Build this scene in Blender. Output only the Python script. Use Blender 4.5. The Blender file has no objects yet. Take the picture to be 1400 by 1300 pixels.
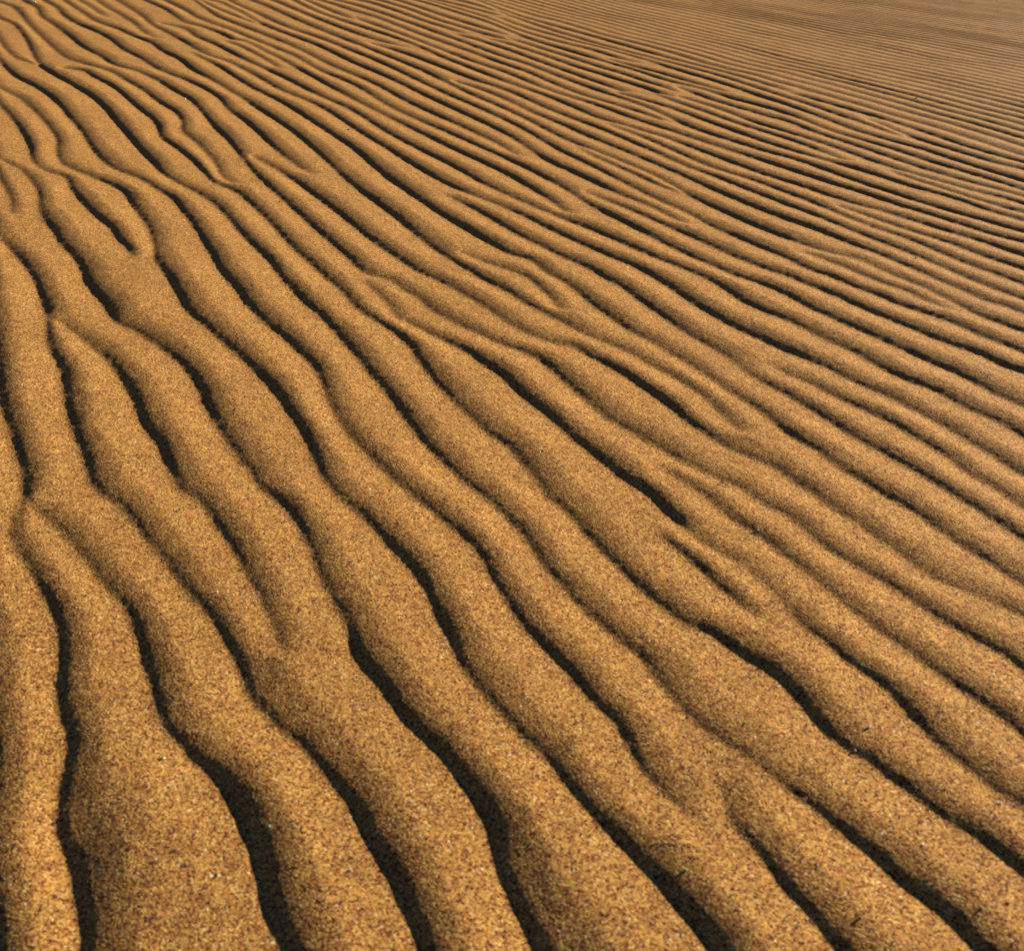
import bpy, math, random
import numpy as np
from mathutils import Matrix, Vector

sc = bpy.context.scene
col = sc.collection

# ------------------------------------------------------------------ camera
CAM_H = 0.65
F_PX = 1400.0
cam_data = bpy.data.cameras.new("camera")
cam = bpy.data.objects.new("camera", cam_data)
col.objects.link(cam)
pitch = math.atan2(800.0, F_PX)
cam.matrix_world = (Matrix.Translation((0, 0, CAM_H))
                    @ Matrix.Rotation(math.pi / 2 - pitch, 4, 'X')
                    @ Matrix.Rotation(math.radians(2.3), 4, 'Z'))
cam_data.sensor_fit = 'HORIZONTAL'
cam_data.sensor_width = 36.0
cam_data.lens = 36.0
cam_data.clip_start = 0.02
cam_data.clip_end = 3000.0
cam_data.dof.use_dof = True
cam_data.dof.focus_distance = 2.8
cam_data.dof.aperture_fstop = 36.0 / 1000 / 0.0028
sc.camera = cam

# ------------------------------------------------------------------ light
SUN_EL = math.radians(15.5)
SUN_DIR = math.radians(32.0)      # direction the sun stands in, measured from +X towards +Y
world = bpy.data.worlds.new("World")
sc.world = world
world.use_nodes = True
wn = world.node_tree.nodes
wl = world.node_tree.links
for n in list(wn):
    wn.remove(n)
wo = wn.new('ShaderNodeOutputWorld')
bg = wn.new('ShaderNodeBackground')
sky = wn.new('ShaderNodeTexSky')
sky.sky_type = 'NISHITA'
sky.sun_disc = False
sky.sun_elevation = SUN_EL
sky.sun_rotation = math.pi / 2 - SUN_DIR
sky.altitude = 2500
sky.air_density = 0.5
sky.dust_density = 0.0
sky.ozone_density = 4.0
bg.inputs['Strength'].default_value = 0.05
wl.new(sky.outputs[0], bg.inputs['Color'])
wl.new(bg.outputs[0], wo.inputs['Surface'])
sun_data = bpy.data.lights.new("sun", 'SUN')
sun_data.energy = 5.0
sun_data.angle = math.radians(0.8)
sun_data.color = (1.0, 0.97, 0.84)
sun = bpy.data.objects.new("sun", sun_data)
col.objects.link(sun)
sv = Vector((math.cos(SUN_EL) * math.cos(SUN_DIR), math.cos(SUN_EL) * math.sin(SUN_DIR), math.sin(SUN_EL)))
sun.rotation_euler = sv.to_track_quat('Z', 'Y').to_euler()
sc.view_settings.view_transform = 'Standard'
sc.view_settings.look = 'None'
sc.view_settings.gamma = 1.0
sc.view_settings.use_curve_mapping = False
sc.view_settings.exposure = 1.14

# ------------------------------------------------------------------ sand material
def sand_material(name, far=False):
    m = bpy.data.materials.new(name)
    m.use_nodes = True
    nt = m.node_tree
    N, L = nt.nodes, nt.links
    for n in list(N):
        N.remove(n)
    out = N.new('ShaderNodeOutputMaterial')
    bs = N.new('ShaderNodeBsdfPrincipled')
    L.new(bs.outputs[0], out.inputs['Surface'])
    tc = N.new('ShaderNodeTexCoord')
    co = tc.outputs['Object']

    def vor(scale):
        v = N.new('ShaderNodeTexVoronoi')
        v.inputs['Scale'].default_value = scale
        L.new(co, v.inputs['Vector'])
        return v

    def noise(scale, det=2.0):
        v = N.new('ShaderNodeTexNoise')
        v.inputs['Scale'].default_value = scale
        v.inputs['Detail'].default_value = det
        L.new(co, v.inputs['Vector'])
        return v

    # one colour for each grain
    v1 = vor(GRAIN)
    sep = N.new('ShaderNodeSeparateColor')
    L.new(v1.outputs['Color'], sep.inputs[0])
    r = N.new('ShaderNodeValToRGB')
    r.color_ramp.interpolation = 'CONSTANT'
    els = r.color_ramp.elements
    ramp = [(0.0, (0.055, 0.017, 0.020)), (0.065, (0.16, 0.045, 0.022)), (0.17, (0.30, 0.102, 0.032)),
            (0.34, (0.43, 0.184, 0.041)), (0.60, (0.515, 0.254, 0.057)), (0.82, (0.59, 0.322, 0.084)),
            (0.96, (0.65, 0.41, 0.13)), (0.995, (0.76, 0.60, 0.34))]
    while len(els) < len(ramp):
        els.new(0.5)
    for e, (p, c) in zip(els, ramp):
        e.position = p
        e.color = (*c, 1)
    L.new(sep.outputs[0], r.inputs[0])
    # coarser clusters of grains that share a tone
    cur = r.outputs[0]
    for sc_, lo, hi, det in ((420.0, 0.84, 1.16, 1.0), (160.0, 0.82, 1.18, 2.0), (45.0, 0.89, 1.11, 2.0), (6.0, 0.92, 1.08, 3.0)):
        n = noise(sc_, det)
        mr = N.new('ShaderNodeMapRange')
        mr.inputs['From Min'].default_value = 0.3
        mr.inputs['From Max'].default_value = 0.7
        mr.inputs['To Min'].default_value = lo
        mr.inputs['To Max'].default_value = hi
        L.new(n.outputs[0], mr.inputs['Value'])
        mx = N.new('ShaderNodeVectorMath')
        mx.operation = 'SCALE'
        L.new(cur, mx.inputs[0])
        L.new(mr.outputs[0], mx.inputs['Scale'])
        cur = mx.outputs[0]
    L.new(cur, bs.inputs['Base Color'])
    bs.inputs['Roughness'].default_value = 0.9
    bs.inputs['Specular IOR Level'].default_value = 0.06
    # relief of the grains
    b1 = N.new('ShaderNodeBump')
    b1.inputs['Strength'].default_value = 1.0
    b1.inputs['Distance'].default_value = 0.00035
    inv = N.new('ShaderNodeMath')
    inv.operation = 'MULTIPLY'
    inv.inputs[1].default_value = -1.0
    L.new(v1.outputs['Distance'], inv.inputs[0])
    L.new(inv.outputs[0], b1.inputs['Height'])
    b2 = N.new('ShaderNodeBump')
    b2.inputs['Strength'].default_value = 1.0
    b2.inputs['Distance'].default_value = 0.0007
    n2 = noise(420.0, 2.0)
    L.new(n2.outputs[0], b2.inputs['Height'])
    L.new(b2.outputs[0], b1.inputs['Normal'])
    if far:
        w = N.new('ShaderNodeTexWave')
        w.inputs['Scale'].default_value = 3.3
        w.inputs['Distortion'].default_value = 3.0
        w.inputs['Detail Scale'].default_value = 0.4
        mp = N.new('ShaderNodeMapping')
        mp.inputs['Rotation'].default_value = (0, 0, math.radians(-27))
        L.new(co, mp.inputs['Vector'])
        L.new(mp.outputs[0], w.inputs['Vector'])
        b3 = N.new('ShaderNodeBump')
        b3.inputs['Distance'].default_value = 0.008
        L.new(w.outputs['Fac'], b3.inputs['Height'])
        L.new(b3.outputs[0], b2.inputs['Normal'])
    L.new(b1.outputs[0], bs.inputs['Normal'])
    return m

GRAIN = 640.0
SAND = sand_material('sand')
SAND_FAR = sand_material('sand_far', True)

# ------------------------------------------------------------------ ripple crests, metres on the ground
# each crest: x, y, sharpness triples; flags: 1 = runs on before its first point, 2 = runs on past its last point
CRESTS = [
(3,[-787,1259.1,5,-636.9,1002,5,-544,838.4,4,-476.8,719.4,3.5,-441.9,655.1,3,-417.4,605.7,2.5,-396.6,553.7,2.5,-375.2,507,3,-345.5,453.4,3.5]),
(3,[-773,1395.8,10,-718.4,1287,10,-679.2,1222,10,-642.9,1161.9,10,-603,1091.8,10,-589.3,1062.4,10,-573.5,1017.7,9,-573.3,993.7,4,-563,966.5,5,-544.5,937.8,7,-522.9,910.5,10,-497.2,877.8,10,-467.9,840.7,10,-444.7,805.6,10,-427.8,772.4,10,-415,738.8,10,-406.4,714,10,-394.9,690.3,10,-388.2,678.4,10,-373,654.5,10,-365.3,635,9,-361.9,618.5,7,-357.8,600.3,6,-351.4,579.7,6,-343.8,557.9,6,-332.3,540.5,8,-314.3,516,8,-302.3,492.1,8,-289.6,470,8,-281.5,448.5,8]),
(2,[-578.5,1037.3,2,-547,1006,3,-513.5,976.2,4,-487.1,947.3,4,-459.1,916.9,5,-429.5,880.1,7,-404.2,852.6,8,-386.5,834.6,9,-369.9,807.7,10,-353.2,779.8,10,-339.4,753.1,10,-325.6,727.6,9,-313,703.3,9,-303.2,682.7,9,-292.9,666.5,7,-279.3,653.5,6,-263.5,636.6,5,-243.4,620.4,6,-227.5,606.9,8,-214.5,591.5,9,-202.5,574.3,10,-192.3,556.3,10,-181.3,539,10,-172,517.7,10,-163.5,496.7,10,-155.2,478.5,9,-145.8,464,7,-136.2,450,7]),
(3,[-1070.6,2050.7,4,-1046.3,2013.5,4,-988.3,1939.2,10,-927.2,1857,10,-885.3,1790.7,10,-833.8,1699.3,10,-792.6,1621.5,10,-761.1,1542.3,8,-727.7,1478.3,10,-687.9,1416.3,10,-655.9,1352.8,10,-629.1,1293.4,10,-601.2,1238.1,10,-569.8,1182.6,10,-537.8,1128.9,9,-518.2,1089.1,8,-495.1,1058.4,7,-470.5,1039.1,6,-442.1,1007.5,7,-415.9,972.7,6,-394,943.7,6,-370.7,916.1,6,-347.1,882.9,7,-322.4,851.5,8,-300.6,827.5,9,-278.9,796.4,10,-260.2,765.7,10,-242.7,737.6,8,-229.1,709.9,6,-211,689.2,4,-192.1,668.4,4,-174.3,653.7,5,-154.1,630.1,6,-137,610,8,-119.8,589.1,9,-108.2,570.5,10,-96.5,549.1,10,-82.6,528.7,10,-70.7,507.3,9,-60.5,487.5,10,-50.6,468,10,-43.9,451,10]),
(1,[-1280,2511.9,10,-1204.6,2383.6,10,-1153.1,2294.4,8,-1110.4,2198.2,3]),
(3,[-1355.9,2678.9,3,-1266.2,2590.7,4,-1184.9,2477.6,6,-1119.6,2364.3,8,-1075.5,2263.3,7,-1020.5,2165.8,8,-971.1,2090.7,8,-930.1,2019.2,8,-881.8,1952.8,8,-828,1869,9,-788.2,1789.7,10,-737.5,1717.2,10,-699.6,1659,10,-670.9,1609.8,6,-640.6,1586.1,4,-604.6,1550.7,5,-568.9,1513.6,7,-528.8,1466.6,9,-490.5,1413.6,10,-457.5,1355.5,10,-430.3,1296,10,-403.7,1247.1,8,-375.1,1194.9,6,-347.3,1149.8,5,-324.3,1112.7,5,-304.1,1077.2,7,-284.4,1057.1,9,-260.5,1027.7,10,-240.6,992.9,10,-222.4,955.3,9,-207.6,919.6,7,-191.3,881.9,5,-173.9,847.6,6,-154.7,811.7,8,-144.7,779.9,10,-130.2,753,10,-113.4,730.6,10,-98.2,706,10,-85.6,682.5,10,-70.8,664.6,10,-55.3,647.3,10,-39.4,626.4,10,-26,606.3,10,-13,584.8,10,-3.5,566.3,10,1.1,548.5,10,4.5,528,10,12,508.4,10,18.7,491.6,10,25.7,476.6,10,31.9,463.3,10,36.9,452,10]),
(0,[-795.8,1614.4,1.5,-766.6,1597,2,-728.2,1561.4,3,-674.2,1504,5,-633.9,1457.4,8,-588.3,1392,9,-552.5,1335.5,10,-522.5,1277.5,10,-491.4,1223.5,10,-465.6,1189.1,10,-441.9,1144.2,10,-420,1103.6,8,-400.4,1068.5,5,-376.1,1052.3,5,-354.7,1023.1,6,-334.2,988.6,8,-313.8,958.8,8,-293.2,926.1,8,-271.4,885.6,7,-256.1,860,6,-242.3,832.9,5,-225.4,800.2,3,-211.1,767,1.5]),
(1,[-1679.4,3390.9,10,-1554.4,3198.8,10,-1437.4,3005.9,10,-1341.5,2831,10,-1263.9,2671.6,7,-1224.6,2614.2,3,-1186,2574.3,3,-1134.9,2538,7,-1067.9,2427.2,10,-1000.4,2318.9,10,-926.1,2208.6,10,-863.1,2122.2,10,-821.9,2049,10,-791,2003.1,10,-759.4,1945.1,4]),
(3,[-1805.6,3668.6,3,-1680.2,3525.8,5,-1575.5,3377.3,6,-1473.7,3217.6,7,-1384.2,3070.2,8,-1300.2,2915.3,8,-1238.1,2761.9,5,-1187.6,2669.7,3,-1126.8,2600.8,3,-1070.6,2549.6,4,-1003,2487.8,9,-946.4,2427.1,10,-890.2,2323.8,10,-834.7,2222.4,8,-781.2,2117.6,7,-749.5,2043.6,6,-705.3,1928.9,6,-658.3,1846.4,8,-614.7,1761.5,8,-568.8,1672.6,8,-533.3,1623.7,7,-493.5,1567.8,7,-456.5,1517.8,8,-420.7,1467.5,10,-397.6,1432.6,10,-368.6,1388.8,10,-337.3,1334.7,10,-310.3,1281.3,10,-285.5,1233.2,10,-263.7,1181.4,10,-245.8,1136.5,10,-232.7,1105,9,-217.2,1078.4,8,-201.9,1056.3,8,-180.5,1031.8,8,-158.8,1000.1,9,-138,969.8,10,-117.7,937.8,10,-98.8,910.1,10,-83.8,876.7,10,-71.9,845,10,-59.9,814.8,10,-49.1,786.1,10,-40.3,758.8,8,-28.7,738,6,-15.5,715,5,-3.5,695.8,5,8.7,677.3,6,26.2,655.2,7,40.5,636.4,8,50.6,617.5,10,60.9,600.1,9,72,582.5,7,82.8,566.4,7,94.4,552.2,8,107,535,8,119.4,519.9,8,130,503.9,8,139,490.3,9,147.5,476.6,9,154.6,465,10,159.4,453.7,10]),
(1,[-2074.7,4260.5,10,-1944.9,4047.4,10,-1844,3898.9,10,-1733.8,3764.7,10,-1619.4,3612.5,10,-1505.2,3433.5,9,-1392.2,3236.6,8,-1294.1,3068.9,8,-1198.4,2888.7,7,-1114.5,2742.9,6,-1037,2633.4,5,-954.8,2555.4,5,-878.6,2459.5,8,-815.9,2381.3,10,-760.6,2281.8,10,-704.4,2172.8,10,-654.1,2066.9,10,-611.8,1978.3,10,-561.5,1870.9,10,-516.7,1792.6,10,-477.7,1715.4,10,-452.4,1674.1,8,-417,1618.4,9,-378.1,1562.9,10,-342.4,1504.2,10,-312.6,1457,10,-287.9,1395.6,9,-269.4,1340.1,7,-246.8,1281.4,6,-223.4,1231,7,-197,1185.8,7,-173,1150.9,8,-149.6,1113.7,8,-122.9,1078.5,7,-102.3,1049.7,8,-79.8,1020.6,8,-59.1,994,9,-40.6,963.8,10,-24.4,930.5,10,-13.6,895.8,10,-2.7,869.5,10,5.3,850.4,10,16.9,823.6,9,31.5,796.9,9,47,772.5,10,62.4,748.1,10,75.2,725.6,10,85.6,706,10,97.7,689,10,107.7,666.1,10,112.6,648.5,10,118.5,631.5,8,126.1,615.1,5,136.4,599.3,3,147.9,582.6,2.5,155.4,573,1.5]),
(3,[-2665.8,5561.2,10,-2523.9,5382.5,10,-2336.5,5059.2,10,-2158.7,4723.8,10,-2009.5,4425,8,-1869.3,4161.6,9,-1738.8,3978.9,10,-1605.8,3798.2,10,-1469.2,3607.3,10,-1346.9,3407,10,-1242.8,3213,10,-1152.3,3047.5,10,-1057,2870.9,10,-974.3,2727.6,10,-906.1,2602.5,8,-830.3,2503.5,6,-777,2441.9,7,-717.4,2364.5,9,-661.2,2266.7,10,-606.2,2159.1,10,-572.6,2094.7,10,-537.3,2031.7,10,-500.3,1969,10,-459.8,1883.3,10,-418.3,1804,10,-382.3,1737.3,10,-345.3,1678.4,10,-308.6,1612.6,10,-276.5,1550.6,10,-247.5,1492.1,10,-218,1428.9,10,-188.6,1372.4,10,-163.8,1316.5,10,-139,1259.6,10,-117.5,1212.5,10,-91.3,1166.4,9,-67.6,1124.7,8,-44.7,1092.4,8,-23.7,1063.1,10,-5.1,1029.8,10,16.9,990.1,10,29.5,955.3,9,43.8,919.4,8,60.5,889.6,9,74.8,857.1,8,90.9,832.6,8,105.7,809,8,122,786.4,8,136.4,766.8,7,144.4,743.4,6,155.1,718,5,165.9,698.7,4,179.2,677.3,3.5,195.5,659.5,3.5,211.3,642.4,3.5,226.9,621.7,5,237.4,605.7,7,249.2,592.6,8,260.2,577.6,9,270,566.7,9,279.2,552.5,10,289.2,538.7,10,298.3,523.4,10,307.8,510.5,10,317.5,499.9,10,326.4,487.7,10,332.9,474.1,10,338.3,461.4,10,340.6,457,10]),
(2,[181.1,608.3,1.5,184.3,591,3,187.1,566.3,4,198.1,548.6,6,207.7,526.8,8,214.3,511.8,9,222,498,8,229.7,485.8,8,234.5,473.9,8,241.4,460.7,8]),
(1,[-2991.1,6277.2,8,-2859.5,6120.5,8,-2687,5836.9,9,-2485.8,5459.8,8,-2271.3,5080.3,6,-2115.8,4811.1,6,-1961.4,4548.8,4,-1843.8,4367.3,4,-1736.8,4256.5,3,-1588.5,4108.5,5,-1453.6,3919.1,8,-1320.6,3717.9,9,-1210.8,3532.1,10,-1121.2,3397.3,10,-1055.4,3255.7,9,-1004.7,3100.6,6,-940.8,2991,5,-860.5,2837.1,5,-804.4,2717.9,6,-766.8,2620,4,-714.2,2523.6,2]),
(2,[-1773,4131.7,3,-1709.5,4112.1,7,-1591.2,3966.8,8,-1487.6,3829.1,10,-1367.1,3633,10,-1249.3,3430.5,10,-1163.3,3289.8,10,-1101.1,3166.1,9,-1043.7,3019.5,9,-971.5,2907.2,10,-886.7,2770.2,10,-813.7,2635,10,-757.4,2530.8,8,-693.3,2469.9,8,-631,2368.2,10,-576.9,2270.1,10,-531.1,2178.3,10,-488.5,2092.3,10,-446,2009.7,10,-402.4,1935.1,10,-356.6,1852.8,10,-322.3,1795,10,-288.2,1721.3,10,-247.4,1660.4,10,-205.7,1606.5,10,-172.9,1551.4,10,-151.6,1492.4,10,-129.4,1436.9,10,-106.3,1384.8,7,-81.3,1335.7,5,-54.7,1289.4,6,-30.4,1245.4,7,-3.6,1210.2,7,13.4,1169.7,7,32.4,1125.6,5,51.8,1071.3,5,73.1,1037.8,5,87.2,1002.1,6,102.1,966.7,9,116.6,937.5,10,130.5,909.5,9,147.4,880.1,9,163.8,854.6,8,179.5,830.2,8,197.8,818.8,9,215.5,801.7,9,229.9,781.5,10,245.8,765.4,10,261.8,742.3,10,270.8,722,10,279.6,694.7,10,288,671.4,10,299.1,653.8,8,313,641.1,8,323.4,624.4,9,334.6,608.4,9,344.3,592.8,8,355.4,577.8,7,367,567,7,378.3,555,9,385.6,542.5,10,394.1,525.7,10]),
(3,[-2928.4,6436.9,10,-2709.4,6099.2,10,-2521.4,5717.6,8,-2302.2,5364.5,8,-2087.9,5001.5,10,-1899.2,4682,10,-1744.9,4458.4,8,-1600.3,4236.1,7,-1505.1,4149.3,4,-1377.7,3989.2,7,-1246.3,3781.8,10,-1139.1,3618.2,10,-1040,3416.1,10,-951.6,3221.6,10,-868.2,3056.6,10,-795.6,2895.6,8,-734.2,2751,8,-676.4,2627.9,10,-618.2,2516,10,-560.4,2407.5,10,-506.7,2304.9,10,-458.6,2211.9,10,-415.6,2130.3,10,-376.3,2057.5,10,-339.4,1989.9,10,-307.8,1924.4,8,-282.5,1896.4,4,-252.1,1878.3,4,-210.4,1816.2,6,-178.9,1772,6,-144.3,1707.7,6,-111.9,1668,5,-78,1626.7,5,-45.6,1590.2,5,-8.4,1555.5,8,21.5,1533.7,9,47.2,1497,10,69.3,1450.1,10,90.2,1402.7,8,110.2,1360.1,7,129,1317,5,152.6,1283.3,4,175.3,1250.9,5,200,1219.9,5,220.9,1189.7,5,242.8,1160.8,5,267.1,1135,5,289.7,1115.6,5,302.9,1088.7,7,313.3,1073.2,7,331.7,1055,6,346,1021.9,7,362.7,979.4,8,380.4,952.9,8,396.3,928.7,9,411.6,908.2,9,425.8,884.2,9,440.1,858.5,9,452.9,837.5,10,466.9,819.8,10,479.8,802.5,10,490.8,785.6,10,496.5,769,10]),
(2,[-291.6,1852.2,2,-253.5,1783,5,-226.8,1728.2,5,-207.6,1675.3,3,-178.5,1639.9,5,-144.1,1602.9,8,-110.9,1567.2,9,-76.3,1529.9,10,-44.9,1482,10,-17.4,1441.8,10,-5.7,1415.3,10,16.8,1369.6,10,40.2,1328.8,10,63.5,1282.7,10,82.6,1243.2,10,102.9,1207.8,10,123.2,1171.8,10,139.8,1139,10,164.8,1106.4,10,179.8,1076.2,10,191.4,1045.3,10,203.6,1017.4,9,217.9,985.9,5,235.3,963.6,3,256.2,942.3,2.5,275.1,903.1,2.5,283.7,880.3,2.5,292.4,857,3,301.2,829.6,5,314.3,808.4,9,325.8,783.3,10,338,763.8,10,350.1,745.9,10,358.8,725.4,10,367.2,699.8,10,374.6,677.2,9,381.3,656.5,8,390.4,641.9,8,399.4,625.2,7,408.1,609,7,422.2,592.8,7]),
(2,[192.9,1154.9,2,215.1,1129.1,5,234.5,1102.1,7,251.7,1066.9,8,268,1033.4,9,285.2,1009.5,10,296.8,990.9,10,309.3,963.5,10,322.6,938.8,9,335.8,910.7,6,349,879.8,5,362.6,851.6,6,375.6,827.2,8,388.8,803.7,8,400.7,781.1,8,412.9,759.4,9,423.9,738.5,10,435.9,720.5,10,446,703.9,10,457.8,677.6,10]),
(0,[171.4,997.4,2,183.3,976,7,197,953.8,9,211.7,925.1,10,223.3,897.5,9,235.6,877.8,8,246.7,854.7,5,255.2,839.9,1.5]),
(2,[-740.2,2833.6,2,-698.8,2778.4,4,-647,2706.1,7,-584.6,2610.6,10,-522.3,2506.5,10,-468.4,2411.8,10,-422.5,2329,10,-382.1,2253,10,-346.5,2183.5,10,-312.3,2119,10,-274.3,2054.5,9,-233.8,1989.3,8,-193.9,1925.2,8,-151.6,1877.7,7,-113.4,1827.8,5,-76.5,1772.2,5,-44.1,1719,4,-10.5,1661.6,4,31,1608.2,3,57.7,1584.8,4,93.7,1572.5,6,118.4,1534.4,9,145.9,1501.1,10,169.8,1465.7,10,191.3,1425.9,10,212.9,1387.8,10,231.9,1346.1,10,247.5,1303.5,10,266.5,1270.1,9,282.7,1244.5,7,305,1217.9,4,321.3,1200.1,4,340.6,1185.1,6,357,1150,8,373.5,1120.3,8,387.9,1086,7,402.6,1056.8,6,419.4,1032.2,5,431.4,1000,5,446.3,972.5,5,457.7,940,4,470.5,919,4,494.3,902.1,2,511.6,882.6,2.5,534.1,857.5,3.5]),
(1,[-2730,6521.9,10,-2433.7,6009.3,8,-2171.5,5569,6,-1999.1,5343.2,8,-1822.6,5084.5,10,-1706.2,4935.7,10,-1555.6,4666.6,10,-1437.2,4481.7,10,-1301.8,4222.3,10,-1188.3,4038.3,8,-1064.7,3826.8,5,-974.8,3677.7,6,-892.5,3531.9,10,-815.4,3393,10,-740.1,3254.9,10,-666.6,3110.6,10,-598.1,2966.3,9,-536,2828,8,-478.7,2697.4,6,-423.5,2577.5,8,-368.4,2468.8,10,-314.1,2366.5,10,-264.8,2266.9,10,-222.3,2173.4,7,-183,2090.3,6,-143.4,2015.5,8,-102.7,1950.3,10,-68.6,1896.6,10,-39.3,1857.5,10,-13.6,1819.3,10,16.6,1763.7,9,49.3,1722.2,7,84.5,1679.2,5,114.3,1630.6,3,149.3,1594.6,3,185.3,1557,4,213.9,1508.1,6,239,1472.7,9,262.4,1433,8,284,1389.5,8,295.5,1344.6,7,309.9,1304.5,4,318.1,1274.8,2]),
(1,[-2828,6479.9,10,-2616.1,6136.4,10,-2447.6,5816.5,10,-2278.6,5531.8,10,-2099.6,5280.2,10,-1911.7,5003,10,-1733.7,4684,10,-1608.1,4497.2,8,-1420,4190.7,6,-1282.3,4014.1,8,-1137.9,3808.8,10,-1041.4,3641.7,10,-978.1,3494.3,8,-890.2,3333.6,10,-813.6,3181.8,10,-743.8,3034.5,9,-675.4,2894.7,7,-609.6,2771.4,4,-549.1,2666.6,2]),
(2,[-1436.7,4655.6,2,-1323,4471.8,5,-1227.6,4317.9,10,-1139.2,4155.6,10,-1058.5,4004.9,10,-985.4,3877.1,10,-919.1,3770.6,10,-858.5,3676.6,10,-802.2,3584.6,10,-747.2,3484.9,10,-687.3,3369.8,10,-621.3,3242.9,10,-555.6,3118.2,10,-495.4,3000.1,10,-440.2,2879.2,10,-388.1,2756,9,-339.1,2647.5,10,-293.6,2556.9,10,-250.4,2470.6,10,-207.2,2385.5,10,-163.4,2306,10,-121,2232.2,10,-82.6,2165.5,10,-48.8,2109.1,10,-18.4,2061.3,10,15,2036.2,10,55.8,1947.7,8,90.4,1894.7,8,118.5,1827.1,9,146.2,1759.7,10,171.7,1707,9,199.1,1650.2,7,231.9,1603.6,4,259.7,1549.4,5,283.6,1506.5,7,305.6,1459.6,7,326,1412.2,7,346.8,1374.9,8,365.6,1333.9,9,379.9,1292.1,10,397.1,1254.6,9,417.6,1223.4,8,429.6,1186.4,8,446.6,1157.4,9,462.7,1125.6,10,479.2,1098.7,10,493.4,1072.6,10,505.1,1042,8,516.9,1014.4,7,530.2,986.3,7,542.7,960.8,7,552.3,934.6,7,559.6,917.7,7]),
(3,[-2459.1,6638.5,5,-2225.1,6209.6,5,-2056.5,5887.7,6,-1875.3,5508.6,8,-1723.6,5255.9,8,-1584.5,5024.6,8,-1444.1,4768.5,5,-1327.6,4576.3,3,-1283,4524.6,3,-1207.8,4421.7,6,-1118,4276.8,8,-1034.8,4134.8,10,-960.5,4002.4,9,-894,3886.5,8,-831.4,3788.4,7,-771,3704.5,6,-713.9,3621.9,9,-656.7,3522,10,-592.1,3393.3,10,-520.1,3247,10,-447.7,3104.7,10,-379.3,2973,10,-315.8,2848.9,10,-257.5,2734.8,8,-202.7,2638,6,-149.5,2560.5,6,-99.7,2497.1,6,-58.1,2443.7,6,-25.4,2398.7,8,2.4,2356.5,10,30.6,2309.7,10,64.3,2253.9,10,104.7,2191.1,10,147.4,2128.2,10,188.9,2068.7,10,229.9,2016.1,10,261.4,1960.1,10,290.4,1898,10,316.9,1830.9,10,345.2,1764.2,10,372.4,1712.1,9,397.6,1672.7,8,425,1631.7,10,450.7,1595.5,10,478.5,1557.7,10,503.5,1524,8,524.1,1482.5,7,546.5,1448.5,7,571.3,1418.5,7,589.2,1381.2,7,607.4,1345.4,7,623.8,1310.8,7,637.8,1270.5,8,652.7,1238.6,8,663.2,1203.3,8,672.4,1183.5,8]),
(2,[-184.2,2503.3,2,-158.2,2469.4,5,-128.2,2424.1,9,-93.1,2363.8,10,-57,2297.3,10,-23.7,2234.8,10,10,2177.1,9,48.3,2118.2,8,90.2,2055.8,8,130.1,2003.2,9,166.1,1939.2,10,198,1886.6,10,224.3,1819.7,10,251.3,1753.1,8,277.1,1694,7,303.6,1634.8,6,331.3,1588.7,4,349.1,1549.7,2.5,363.5,1497.2,3,381.5,1459,8,409.6,1415.3,10,428.6,1377.8,10,446.8,1341.8,10,464.5,1300,10,482.9,1262.6,9,500.1,1235.3,8,517.3,1204.6,9,535.3,1171.2,9,550,1136.8,9,563.2,1109.4,10,575.8,1082.9,10,586.6,1053.6,10,601.4,1015.9,10]),
(0,[-120.6,2052.8,1.5,-73.2,2000.6,2.5,-16.2,1952.1,5,12.8,1919.9,8,36.8,1866.8,10,54.3,1819.4,9,67.3,1781.3,5,75.5,1732.7,2]),
(2,[-1870.2,5607.4,1.5,-1742.1,5490.4,3,-1558.5,5167.3,8,-1379.3,4883.7,10,-1285.3,4721.7,10,-1196.6,4560.6,10,-1116.5,4426.4,10,-1043.1,4311.9,10,-972.9,4200.6,10,-904.8,4087.4,10,-838.7,3974,10,-775.4,3863.4,10,-716.5,3764.3,8,-661.6,3679.8,10,-605.7,3590.9,10,-541.2,3469.5,10,-469.1,3320.4,10,-397.9,3178.3,10,-331.2,3057.6,10,-267.7,2949.4,10,-209.5,2847.3,10,-159.1,2751.9,9,-114.7,2667.2,8,-72.6,2596,6,-33.5,2536.3,6,0,2484.1,6,28.7,2437.8,8,55.8,2396,8,82.4,2358.6,6,107.8,2326.6,7,132.8,2296.5,9,161.5,2257.9,10,197.3,2204.6,10,237.6,2142.4,10,278,2080.3,10,317.2,2027.2,8,348.7,1984.7,7,374.7,1943.1,8,399,1890.2,10,419.5,1831.3,9,453.8,1777.1,8,485,1736.1,6,512.4,1685.9,4,538.5,1638,4,565.1,1598.7,7,587.1,1548.2,9,605.5,1511.5,10,626.6,1479.3,10,650.1,1453.9,9,666.7,1415.2,7,686,1378.4,6,706.5,1348.1,7,723.2,1304.2,9]),
(2,[406.8,1528.5,1.5,428.5,1492.5,3,455.8,1461.2,5,477.8,1422.3,8,499.2,1390.1,9,521.6,1361.7,10,541.4,1331.5,10,558.5,1292.7,10,573.1,1259.8,10,587.1,1228.1,9,599.2,1180.9,8,617.6,1142.7,7,626.8,1114.8,8,634.2,1093.2,8]),
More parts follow.
